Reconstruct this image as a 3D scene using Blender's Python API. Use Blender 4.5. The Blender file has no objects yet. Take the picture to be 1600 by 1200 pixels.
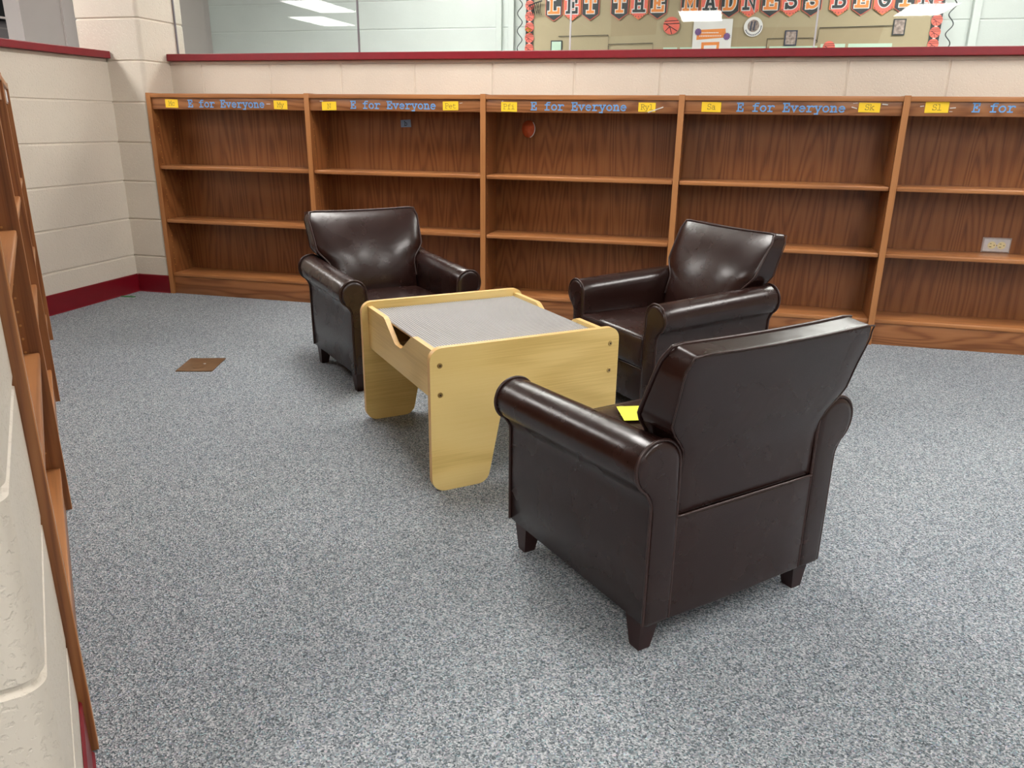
import bpy, bmesh, math, random
from math import pi, sin, cos, radians, sqrt
from mathutils import Vector, Matrix
S = bpy.context.scene
COL = S.collection

# ------------------------------------------------------------ camera, world, exposure
CF, CYAW, CPITCH, CROLL = 1218.2, 0.2509, 0.3229, 0.0128
CP = (2.9547, -3.7248, 0.9364)
def cam_axes():
    cy, sy, cp, sp = cos(CYAW), sin(CYAW), cos(CPITCH), sin(CPITCH)
    f = Vector((-sy*cp, cy*cp, -sp)); r = Vector((cy, sy, 0)); u = r.cross(f)
    cr, sr = cos(CROLL), sin(CROLL)
    return r*cr + u*sr, u*cr - r*sr, f
cam = bpy.data.cameras.new('camera'); co = bpy.data.objects.new('camera', cam); COL.objects.link(co)
r_, u_, f_ = cam_axes()
M = Matrix((r_, u_, -f_)).transposed().to_4x4(); M.translation = Vector(CP)
co.matrix_world = M
cam.sensor_width = 36; cam.lens = 36*CF/1600; cam.clip_start = .02; cam.clip_end = 60
S.camera = co
S.view_settings.view_transform = 'Standard'; S.view_settings.look = 'None'
S.view_settings.gamma = 1; S.view_settings.use_curve_mapping = False
S.view_settings.exposure = -0.08
wd = bpy.data.worlds.new('world'); S.world = wd; wd.use_nodes = True
wd.node_tree.nodes['Background'].inputs[0].default_value = (.9, .95, 1, 1)
wd.node_tree.nodes['Background'].inputs[1].default_value = .05
LIGHT = 25.0          # strength of the ceiling troffers
CEIL = 2.44

# ------------------------------------------------------------ materials
def lin(c):
    return tuple(((v/255)/12.92 if v/255 <= .04045 else ((v/255+.055)/1.055)**2.4) for v in c) + (1,)
def mat(name, col, rough=.5, metal=0, spec=.5, noise=0, nscale=20, bump=0, bscale=200, coat=0):
    m = bpy.data.materials.new(name); m.use_nodes = True
    nt = m.node_tree; N = nt.nodes; L = nt.links; b = N['Principled BSDF']
    b.inputs['Base Color'].default_value = lin(col); b.inputs['Roughness'].default_value = rough
    b.inputs['Metallic'].default_value = metal; b.inputs['Specular IOR Level'].default_value = spec
    b.inputs['Coat Weight'].default_value = coat; b.inputs['Coat Roughness'].default_value = .15
    tc = N.new('ShaderNodeTexCoord')
    n = N.new('ShaderNodeTexNoise'); n.inputs['Scale'].default_value = nscale; n.inputs['Detail'].default_value = 4
    L.new(tc.outputs['Object'], n.inputs['Vector'])
    mx = N.new('ShaderNodeMixRGB'); mx.blend_type = 'MULTIPLY'; mx.inputs[0].default_value = 1
    mx.inputs[1].default_value = lin(col)
    r = N.new('ShaderNodeValToRGB'); a = 1-noise
    r.color_ramp.elements[0].position = .3; r.color_ramp.elements[1].position = .7
    r.color_ramp.elements[0].color = (a, a, a, 1); r.color_ramp.elements[1].color = (1, 1, 1, 1)
    L.new(n.outputs[0], r.inputs[0]); L.new(r.outputs[0], mx.inputs[2]); L.new(mx.outputs[0], b.inputs['Base Color'])
    if bump:
        n2 = N.new('ShaderNodeTexNoise'); n2.inputs['Scale'].default_value = bscale; n2.inputs['Detail'].default_value = 3
        L.new(tc.outputs['Object'], n2.inputs['Vector'])
        bp = N.new('ShaderNodeBump'); bp.inputs['Strength'].default_value = bump; bp.inputs['Distance'].default_value = .002
        L.new(n2.outputs[0], bp.inputs['Height']); L.new(bp.outputs[0], b.inputs['Normal'])
    return m

def wood(name, dark, mid, light, axis, freq=16, nscale=3.0, rough=.35, along=.22, pores=.35):
    """oak: contour lines of stretched noise give cathedral figure; fine pores run along the grain"""
    m = bpy.data.materials.new(name); m.use_nodes = True
    nt = m.node_tree; N = nt.nodes; L = nt.links; b = N['Principled BSDF']
    tc = N.new('ShaderNodeTexCoord'); oi = N.new('ShaderNodeObjectInfo')
    ad = N.new('ShaderNodeVectorMath'); ad.operation = 'ADD'
    sc = N.new('ShaderNodeVectorMath'); sc.operation = 'SCALE'; sc.inputs[0].default_value = (7.3, 3.1, 5.7)
    L.new(oi.outputs['Random'], sc.inputs['Scale']); L.new(tc.outputs['Object'], ad.inputs[0]); L.new(sc.outputs[0], ad.inputs[1])
    mp = N.new('ShaderNodeMapping'); s = [1, 1, 1]; s[axis] = along; mp.inputs['Scale'].default_value = s
    L.new(ad.outputs[0], mp.inputs['Vector'])
    n = N.new('ShaderNodeTexNoise'); n.inputs['Scale'].default_value = nscale; n.inputs['Detail'].default_value = 2.5
    n.inputs['Roughness'].default_value = .45
    L.new(mp.outputs[0], n.inputs['Vector'])
    mu = N.new('ShaderNodeMath'); mu.operation = 'MULTIPLY'; mu.inputs[1].default_value = freq*2*pi
    L.new(n.outputs[0], mu.inputs[0])
    si = N.new('ShaderNodeMath'); si.operation = 'SINE'; L.new(mu.outputs[0], si.inputs[0])
    mr = N.new('ShaderNodeMapRange'); mr.inputs[1].default_value = -1; mr.inputs[2].default_value = 1
    L.new(si.outputs[0], mr.inputs[0])
    mp2 = N.new('ShaderNodeMapping'); s2 = [1, 1, 1]; s2[axis] = .02; mp2.inputs['Scale'].default_value = s2
    L.new(ad.outputs[0], mp2.inputs['Vector'])
    n2 = N.new('ShaderNodeTexNoise'); n2.inputs['Scale'].default_value = 260; n2.inputs['Detail'].default_value = 2
    L.new(mp2.outputs[0], n2.inputs['Vector'])
    mx = N.new('ShaderNodeMath'); mx.operation = 'MULTIPLY_ADD'; mx.inputs[1].default_value = pores; 
    L.new(n2.outputs[0], mx.inputs[0])
    sm = N.new('ShaderNodeMath'); sm.operation = 'MULTIPLY'; sm.inputs[1].default_value = 1-pores
    L.new(mr.outputs[0], sm.inputs[0]); L.new(sm.outputs[0], mx.inputs[2])
    r = N.new('ShaderNodeValToRGB'); e = r.color_ramp.elements
    e[0].position = .12; e[0].color = lin(dark); e[1].position = .9; e[1].color = lin(light)
    q = e.new(.42); q.color = lin(mid)
    L.new(mx.outputs[0], r.inputs[0]); L.new(r.outputs[0], b.inputs['Base Color'])
    b.inputs['Roughness'].default_value = rough
    return m

def block_mat(name, col, pit=.55):
    m = bpy.data.materials.new(name); m.use_nodes = True
    nt = m.node_tree; N = nt.nodes; L = nt.links; b = N['Principled BSDF']
    tc = N.new('ShaderNodeTexCoord')
    n = N.new('ShaderNodeTexNoise'); n.inputs['Scale'].default_value = 2.2; n.inputs['Detail'].default_value = 5
    L.new(tc.outputs['Object'], n.inputs['Vector'])
    r = N.new('ShaderNodeValToRGB'); r.color_ramp.elements[0].position = .3; r.color_ramp.elements[1].position = .7
    r.color_ramp.elements[0].color = lin([c*.95 for c in col]); r.color_ramp.elements[1].color = lin(col)
    L.new(n.outputs[0], r.inputs[0]); L.new(r.outputs[0], b.inputs['Base Color'])
    b.inputs['Roughness'].default_value = .42
    v = N.new('ShaderNodeTexNoise'); v.inputs['Scale'].default_value = 120; v.inputs['Detail'].default_value = 5
    L.new(tc.outputs['Object'], v.inputs['Vector'])
    r2 = N.new('ShaderNodeValToRGB'); r2.color_ramp.elements[0].position = .33; r2.color_ramp.elements[1].position = .46
    L.new(v.outputs[0], r2.inputs[0])
    v2 = N.new('ShaderNodeTexNoise'); v2.inputs['Scale'].default_value = 35; v2.inputs['Detail'].default_value = 3
    L.new(tc.outputs['Object'], v2.inputs['Vector'])
    am = N.new('ShaderNodeMath'); am.operation = 'MULTIPLY_ADD'; am.inputs[1].default_value = .5
    L.new(v2.outputs[0], am.inputs[0]); L.new(r2.outputs[0], am.inputs[2])
    bp = N.new('ShaderNodeBump'); bp.inputs['Strength'].default_value = pit; bp.inputs['Distance'].default_value = .0015
    L.new(am.outputs[0], bp.inputs['Height']); L.new(bp.outputs[0], b.inputs['Normal'])
    return m

def carpet_mat():
    m = bpy.data.materials.new('carpet'); m.use_nodes = True
    nt = m.node_tree; N = nt.nodes; L = nt.links; b = N['Principled BSDF']
    tc = N.new('ShaderNodeTexCoord')
    wn = N.new('ShaderNodeTexNoise'); wn.inputs['Scale'].default_value = 60
    L.new(tc.outputs['Object'], wn.inputs['Vector'])
    dm = N.new('ShaderNodeVectorMath'); dm.operation = 'MULTIPLY_ADD'; dm.inputs[1].default_value = (.006,)*3
    L.new(wn.outputs['Color'], dm.inputs[0]); L.new(tc.outputs['Object'], dm.inputs[2])
    v = N.new('ShaderNodeTexVoronoi'); v.inputs['Scale'].default_value = 370
    L.new(dm.outputs[0], v.inputs['Vector'])
    sp = N.new('ShaderNodeSeparateColor'); L.new(v.outputs['Color'], sp.inputs[0])
    r = N.new('ShaderNodeValToRGB'); e = r.color_ramp.elements
    cols = [(0, (84, 92, 96)), (.2, (116, 124, 128)), (.45, (144, 150, 154)), (.7, (168, 173, 177)), (1, (204, 206, 208))]
    e[0].position = 0; e[0].color = lin(cols[0][1]); e[1].position = 1; e[1].color = lin(cols[-1][1])
    for p, c in cols[1:-1]:
        q = e.new(p); q.color = lin(c)
    L.new(sp.outputs[0], r.inputs[0])
    r2 = N.new('ShaderNodeValToRGB'); r2.color_ramp.interpolation = 'CONSTANT'; e = r2.color_ramp.elements
    e[0].position = 0; e[0].color = (1, 1, 1, 1); e[1].position = .82; e[1].color = (.80, 1.0, 1.02, 1)
    q = e.new(.9); q.color = (1.04, .90, .95, 1); q = e.new(.96); q.color = (.84, .88, 1.06, 1)
    L.new(sp.outputs[1], r2.inputs[0])
    mx = N.new('ShaderNodeMixRGB'); mx.blend_type = 'MULTIPLY'; mx.inputs[0].default_value = 1
    L.new(r.outputs[0], mx.inputs[1]); L.new(r2.outputs[0], mx.inputs[2])
    n3 = N.new('ShaderNodeTexNoise'); n3.inputs['Scale'].default_value = 1.2; n3.inputs['Detail'].default_value = 3
    L.new(tc.outputs['Object'], n3.inputs['Vector'])
    r3 = N.new('ShaderNodeValToRGB'); r3.color_ramp.elements[0].color = (.9, .9, .92, 1); r3.color_ramp.elements[1].color = (1, 1, 1, 1)
    r3.color_ramp.elements[0].position = .35; r3.color_ramp.elements[1].position = .65
    L.new(n3.outputs[0], r3.inputs[0])
    m2 = N.new('ShaderNodeMixRGB'); m2.blend_type = 'MULTIPLY'; m2.inputs[0].default_value = 1
    L.new(mx.outputs[0], m2.inputs[1]); L.new(r3.outputs[0], m2.inputs[2]); L.new(m2.outputs[0], b.inputs['Base Color'])
    b.inputs['Roughness'].default_value = .95; b.inputs['Specular IOR Level'].default_value = .1
    bp = N.new('ShaderNodeBump'); bp.inputs['Strength'].default_value = .7; bp.inputs['Distance'].default_value = .003
    L.new(v.outputs['Distance'], bp.inputs['Height']); L.new(bp.outputs[0], b.inputs['Normal'])
    return m

def leather_mat():
    m = bpy.data.materials.new('brown_leather'); m.use_nodes = True
    nt = m.node_tree; N = nt.nodes; L = nt.links; b = N['Principled BSDF']
    tc = N.new('ShaderNodeTexCoord')
    n = N.new('ShaderNodeTexNoise'); n.inputs['Scale'].default_value = 9; n.inputs['Detail'].default_value = 6
    L.new(tc.outputs['Object'], n.inputs['Vector'])
    r = N.new('ShaderNodeValToRGB'); e = r.color_ramp.elements
    e[0].position = .3; e[0].color = lin((36, 19, 16)); e[1].position = .75; e[1].color = lin((43, 24, 20))
    L.new(n.outputs[0], r.inputs[0]); L.new(r.outputs[0], b.inputs['Base Color'])
    r2 = N.new('ShaderNodeMapRange'); r2.inputs[1].default_value = .3; r2.inputs[2].default_value = .7
    r2.inputs[3].default_value = .23; r2.inputs[4].default_value = .30
    L.new(n.outputs[0], r2.inputs[0]); L.new(r2.outputs[0], b.inputs['Roughness'])
    b.inputs['Specular IOR Level'].default_value = .55
    v = N.new('ShaderNodeTexVoronoi'); v.inputs['Scale'].default_value = 420
    L.new(tc.outputs['Object'], v.inputs['Vector'])
    n4 = N.new('ShaderNodeTexNoise'); n4.inputs['Scale'].default_value = 38; n4.inputs['Detail'].default_value = 1.5
    L.new(tc.outputs['Object'], n4.inputs['Vector'])
    b1 = N.new('ShaderNodeBump'); b1.inputs['Strength'].default_value = .05; b1.inputs['Distance'].default_value = .0006
    L.new(v.outputs['Distance'], b1.inputs['Height'])
    b2 = N.new('ShaderNodeBump'); b2.inputs['Strength'].default_value = .22; b2.inputs['Distance'].default_value = .002
    L.new(n4.outputs[0], b2.inputs['Height']); L.new(b1.outputs[0], b2.inputs['Normal']); L.new(b2.outputs[0], b.inputs['Normal'])
    return m

def emis(name, col, s):
    m = bpy.data.materials.new(name); m.use_nodes = True
    b = m.node_tree.nodes['Principled BSDF']
    b.inputs['Base Color'].default_value = (.8, .8, .8, 1)
    b.inputs['Emission Color'].default_value = col; b.inputs['Emission Strength'].default_value = s
    return m
def glass_mat():
    m = bpy.data.materials.new('clear_glass'); m.use_nodes = True
    nt = m.node_tree; N = nt.nodes; L = nt.links
    N.remove(N['Principled BSDF']); out = N['Material Output']
    tr = N.new('ShaderNodeBsdfTransparent'); tr.inputs[0].default_value = (.93, .97, .955, 1)
    gl = N.new('ShaderNodeBsdfGlossy'); gl.inputs['Roughness'].default_value = .015
    fr = N.new('ShaderNodeFresnel'); fr.inputs[0].default_value = 1.6
    mx = N.new('ShaderNodeMixShader')
    L.new(fr.outputs[0], mx.inputs[0]); L.new(tr.outputs[0], mx.inputs[1]); L.new(gl.outputs[0], mx.inputs[2])
    L.new(mx.outputs[0], out.inputs[0])
    return m
def tile_mat():
    m = bpy.data.materials.new('ceiling_tile'); m.use_nodes = True
    nt = m.node_tree; N = nt.nodes; L = nt.links; b = N['Principled BSDF']
    tc = N.new('ShaderNodeTexCoord'); br = N.new('ShaderNodeTexBrick')
    br.offset = 0; br.inputs['Scale'].default_value = 1
    br.inputs['Brick Width'].default_value = .6; br.inputs['Row Height'].default_value = .6
    br.inputs['Mortar Size'].default_value = .012
    br.inputs['Color1'].default_value = lin((212, 210, 204)); br.inputs['Color2'].default_value = lin((206, 204, 198))
    br.inputs['Mortar'].default_value = lin((240, 240, 240))
    L.new(tc.outputs['Object'], br.inputs['Vector']); L.new(br.outputs[0], b.inputs['Base Color'])
    b.inputs['Roughness'].default_value = .9
    return m
def brick_mat():
    m = bpy.data.materials.new('dark_brick'); m.use_nodes = True
    nt = m.node_tree; N = nt.nodes; L = nt.links; b = N['Principled BSDF']
    tc = N.new('ShaderNodeTexCoord'); mp = N.new('ShaderNodeMapping'); mp.inputs['Rotation'].default_value = (0, radians(90), 0)
    sp = N.new('ShaderNodeSeparateXYZ'); cb = N.new('ShaderNodeCombineXYZ')
    L.new(tc.outputs['Object'], sp.inputs[0]); L.new(sp.outputs[1], cb.inputs[0]); L.new(sp.outputs[2], cb.inputs[1])
    br = N.new('ShaderNodeTexBrick'); br.inputs['Scale'].default_value = 1
    br.inputs['Brick Width'].default_value = .21; br.inputs['Row Height'].default_value = .077
    br.inputs['Mortar Size'].default_value = .006
    br.inputs['Color1'].default_value = lin((104, 100, 100)); br.inputs['Color2'].default_value = lin((78, 75, 76))
    br.inputs['Mortar'].default_value = lin((112, 108, 106))
    L.new(cb.outputs[0], br.inputs['Vector']); L.new(br.outputs[0], b.inputs['Base Color'])
    b.inputs['Roughness'].default_value = .8
    return m

OAKD, OAKM, OAKL = (98, 54, 26), (134, 82, 44), (150, 98, 56)
W_Z = wood('oak_upright_grain', OAKD, OAKM, OAKL, 2, freq=26, nscale=5, along=.075, pores=.58)
W_X = wood('oak_lengthwise_grain', (134, 84, 46), (168, 110, 64), (180, 122, 74), 0, freq=12, nscale=5, along=.07, pores=.55)
W_K = wood('oak_flame_grain', (112, 64, 34), (144, 92, 54), (160, 106, 66), 0, freq=20, nscale=6, along=.12, pores=.5)
W_E = wood('oak_edge', (152, 98, 54), (176, 118, 70), (184, 126, 78), 2, freq=3, nscale=4, along=.1, pores=.6)
MAPLE = wood('maple_laminate', (214, 180, 104), (236, 204, 130), (242, 212, 142), 0, freq=5, nscale=3.2, along=.3, rough=.38, pores=.5)
MAPLE_Y = wood('maple_laminate_cross', (214, 180, 104), (236, 204, 130), (242, 212, 142), 1, freq=5, nscale=3.2, along=.3, rough=.38, pores=.5)
MAPLE_EDGE = mat('maple_edge_band', (232, 188, 120), .4, noise=.06, nscale=40)
CREAM = block_mat('cream_painted_block', (217, 207, 192))
WHITE = block_mat('white_painted_block', (205, 212, 208), .2)
GREY_P = mat('grey_painted_panel', (176, 168, 164), .6, noise=.06, nscale=3)
SILLRED = mat('red_painted_sill', (134, 26, 38), .35, noise=.12, nscale=30)
BASERED = mat('dark_red_vinyl_base', (118, 10, 26), .35, noise=.12, nscale=14)
CARPET = carpet_mat()
TILE = tile_mat(); GLASS = glass_mat(); BRICK = brick_mat()
LEATHER = leather_mat()
PIPE = mat('leather_piping', (58, 38, 34), .3, noise=.3, nscale=60)
LEG = mat('dark_wood_leg', (46, 18, 16), .35, noise=.3, nscale=50)
PLASTIC = mat('grey_plastic_plate', (178, 176, 174), .45, noise=.04, nscale=10)
YEL = mat('yellow_card', (250, 208, 40), .6, noise=.05)
NEON = mat('neon_yellow_paper', (236, 240, 70), .6, noise=.04)
INK = mat('grey_ink', (88, 76, 50), .7)
INKB = mat('black_ink', (30, 30, 34), .6)
BLUE = mat('blue_vinyl', (104, 160, 218), .5, noise=.05)
LBLUE = mat('pale_blue_card', (128, 158, 190), .6)
ORANGE = mat('orange_paper', (206, 92, 44), .6, noise=.45, nscale=30)
OFFW = mat('white_paper', (232, 230, 228), .6, noise=.03)
TAPE = mat('clear_tape', (222, 214, 206), .25, noise=.2)
STEEL = mat('brushed_steel', (224, 221, 221), .3, .4, noise=.1, nscale=60)
IVORY = mat('ivory_plastic', (236, 224, 176), .4)
DARK = mat('dark_slot', (60, 40, 26), .6)
BRASS = mat('brass_pin', (190, 140, 84), .35, .6)
BRONZE = mat('brown_metal_cover', (128, 96, 66), .4, .25, noise=.2, nscale=40)
SCREWM = mat('screw_metal', (196, 164, 104), .3, .7)
BLACKM = mat('black_metal', (22, 24, 24), .4)
KRAFT = mat('tan_board_paper', (176, 162, 132), .8, noise=.08, nscale=2)
KRAFT2 = mat('darker_tan_board_paper', (168, 152, 122), .8, noise=.05, nscale=2)
CORAL = mat('coral_card', (240, 116, 100), .6, noise=.12, nscale=40)
ORG2 = mat('orange_card', (240, 146, 74), .6, noise=.06)
CHAR = mat('charcoal_card', (56, 62, 64), .6, noise=.2, nscale=50)
MINT = mat('pale_mint_card', (190, 216, 196), .7, noise=.03)
PURPLE = mat('purple_print', (128, 96, 150), .6, noise=.3, nscale=80)
NAVY = mat('navy_frame', (50, 58, 80), .5)
PICT = mat('picture_print', (190, 170, 160), .6, noise=.7, nscale=60)
GOLD = mat('gold_foil', (210, 170, 40), .3, .7)
GREEN = mat('green_scrap', (50, 120, 60), .7)
SEAL = mat('silicone_joint', (196, 196, 200), .4)
SEALD = mat('dark_glass_edge', (118, 112, 118), .4)
DIFF = emis('lit_diffuser', (1, .97, .93, 1), LIGHT)
WHM = mat('white_metal_frame', (235, 235, 235), .5)

# ------------------------------------------------------------ mesh helpers
class MB:
    def __init__(s): s.v = []; s.f = []; s.m = []; s.mats = []
    def mi(s, m):
        if m not in s.mats: s.mats.append(m)
        return s.mats.index(m)
    def add(s, vs, fs, m):
        k = len(s.v); i = s.mi(m); s.v += [tuple(v) for v in vs]
        for f in fs: s.f.append([a+k for a in f]); s.m.append(i)
    def box(s, x0, x1, y0, y1, z0, z1, m, b=0):
        if b <= 0:
            vs = [(x0,y0,z0),(x1,y0,z0),(x1,y1,z0),(x0,y1,z0),(x0,y0,z1),(x1,y0,z1),(x1,y1,z1),(x0,y1,z1)]
            s.add(vs, [(3,2,1,0),(4,5,6,7),(0,1,5,4),(1,2,6,5),(2,3,7,6),(3,0,4,7)], m)
        else:
            soft(s, ((x0+x1)/2,(y0+y1)/2,(z0+z1)/2), ((x1-x0)/2,(y1-y0)/2,(z1-z0)/2), b, m, n=1, rn=2)
    def prism(s, pts, d0, d1, m, axis='y', mside=None):
        """outline pts (a,b) extruded along axis; axis y: (a,.,b); axis x: (.,a,b); axis z: (a,b,.)"""
        def P(a, b, d):
            return {'y': (a, d, b), 'x': (d, a, b), 'z': (a, b, d)}[axis]
        n = len(pts); vs = [P(a, b, d0) for a, b in pts] + [P(a, b, d1) for a, b in pts]
        s.add(vs, [tuple(range(n))[::-1], tuple(range(n, 2*n))], m)
        s.add(vs, [(i, (i+1) % n, n+(i+1) % n, n+i) for i in range(n)], mside or m)
    def tube(s, path, r, m, n=8, closed=False):
        path = [Vector(p) for p in path]; rings = []
        L = len(path)
        up = None
        for i, p in enumerate(path):
            a = path[(i-1) % L] if (closed or i > 0) else p; b = path[(i+1) % L] if (closed or i < L-1) else p
            t = (b-a).normalized()
            if up is None: up = Vector((0, 0, 1)) if abs(t.z) < .9 else Vector((1, 0, 0))
            x = t.cross(up).normalized(); up = x.cross(t).normalized()
            rings.append([p + x*r*cos(2*pi*k/n) + up*r*sin(2*pi*k/n) for k in range(n)])
        vs = [v for R in rings for v in R]; fs = []
        for i in range(L if closed else L-1):
            j = (i+1) % L
            for k in range(n): fs.append((i*n+k, i*n+(k+1) % n, j*n+(k+1) % n, j*n+k))
        if not closed: fs += [tuple(range(n))[::-1], tuple(range((L-1)*n, L*n))]
        s.add(vs, fs, m)
    def cyl(s, c, r, h, m, axis='z', n=16, r2=None):
        r2 = r if r2 is None else r2; c = Vector(c)
        A = {'z': (Vector((1,0,0)), Vector((0,1,0)), Vector((0,0,1))), 'y': (Vector((1,0,0)), Vector((0,0,1)), Vector((0,-1,0))),
             'x': (Vector((0,1,0)), Vector((0,0,1)), Vector((1,0,0)))}[axis]
        vs = [c + A[0]*r*cos(2*pi*k/n) + A[1]*r*sin(2*pi*k/n) for k in range(n)] + \
             [c + A[2]*h + A[0]*r2*cos(2*pi*k/n) + A[1]*r2*sin(2*pi*k/n) for k in range(n)]
        s.add(vs, [tuple(range(n))[::-1], tuple(range(n, 2*n))] + [(k, (k+1) % n, n+(k+1) % n, n+k) for k in range(n)], m)
    def build(s, name, parent=None, smooth=None, fix=True):
        me = bpy.data.meshes.new(name); me.from_pydata(s.v, [], s.f)
        for m in s.mats: me.materials.append(m)
        me.polygons.foreach_set('material_index', s.m)
        if fix:
            bm = bmesh.new(); bm.from_mesh(me); bmesh.ops.recalc_face_normals(bm, faces=bm.faces); bm.to_mesh(me); bm.free()
        if smooth is not None:
            me.polygons.foreach_set('use_smooth', [True]*len(me.polygons))
            me.set_sharp_from_angle(angle=radians(smooth))
        me.update()
        o = bpy.data.objects.new(name, me); COL.objects.link(o)
        if parent: o.parent = parent
        return o

def soft(mb, c, h, r, m, n=8, rn=3, fn=None):
    """rounded box (centre c, half sizes h, edge radius r), gridded; fn deforms each point"""
    def coords(H):
        a = [-H + r*(1-cos(pi/2*k/rn)) for k in range(rn)] + [-H+r]
        q = [-H+r + (2*H-2*r)*k/n for k in range(1, n)]
        return a + q + [-v for v in reversed(a)]
    cs = [coords(H) for H in h]
    key = {}; vs = []; fs = []
    def pt(i, j, k, idx):
        if idx in key: return key[idx]
        p = Vector((i, j, k)); inner = Vector([max(-(H-r), min(H-r, q)) for H, q in zip(h, p)])
        d = p-inner
        if d.length > 1e-9: p = inner + d.normalized()*r
        p = p + Vector(c)
        if fn: p = Vector(fn(*p))
        key[idx] = len(vs); vs.append(p); return key[idx]
    L = [len(q) for q in cs]
    for ax in range(3):
        o = [q for q in range(3) if q != ax]
        for side in (0, L[ax]-1):
            for a in range(L[o[0]]-1):
                for b in range(L[o[1]]-1):
                    f = []
                    for da, db in ((0,0),(1,0),(1,1),(0,1)):
                        idx = [0,0,0]; idx[ax] = side; idx[o[0]] = a+da; idx[o[1]] = b+db
                        f.append(pt(cs[0][idx[0]], cs[1][idx[1]], cs[2][idx[2]], tuple(idx)))
                    fs.append(f)
    mb.add(vs, fs, m)

def thing(name, label, cat, loc=(0,0,0), rz=0, group=None):
    o = bpy.data.objects.new(name, None); COL.objects.link(o); o.location = loc; o.rotation_euler = (0,0,rz)
    o.empty_display_size = .1
    return tag(o, label, cat, group)
def tag(o, label, cat, group=None):
    o['label'] = label; o['category'] = cat
    if group: o['group'] = group
    return o
def struct(o): o['kind'] = 'structure'; return o

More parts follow.
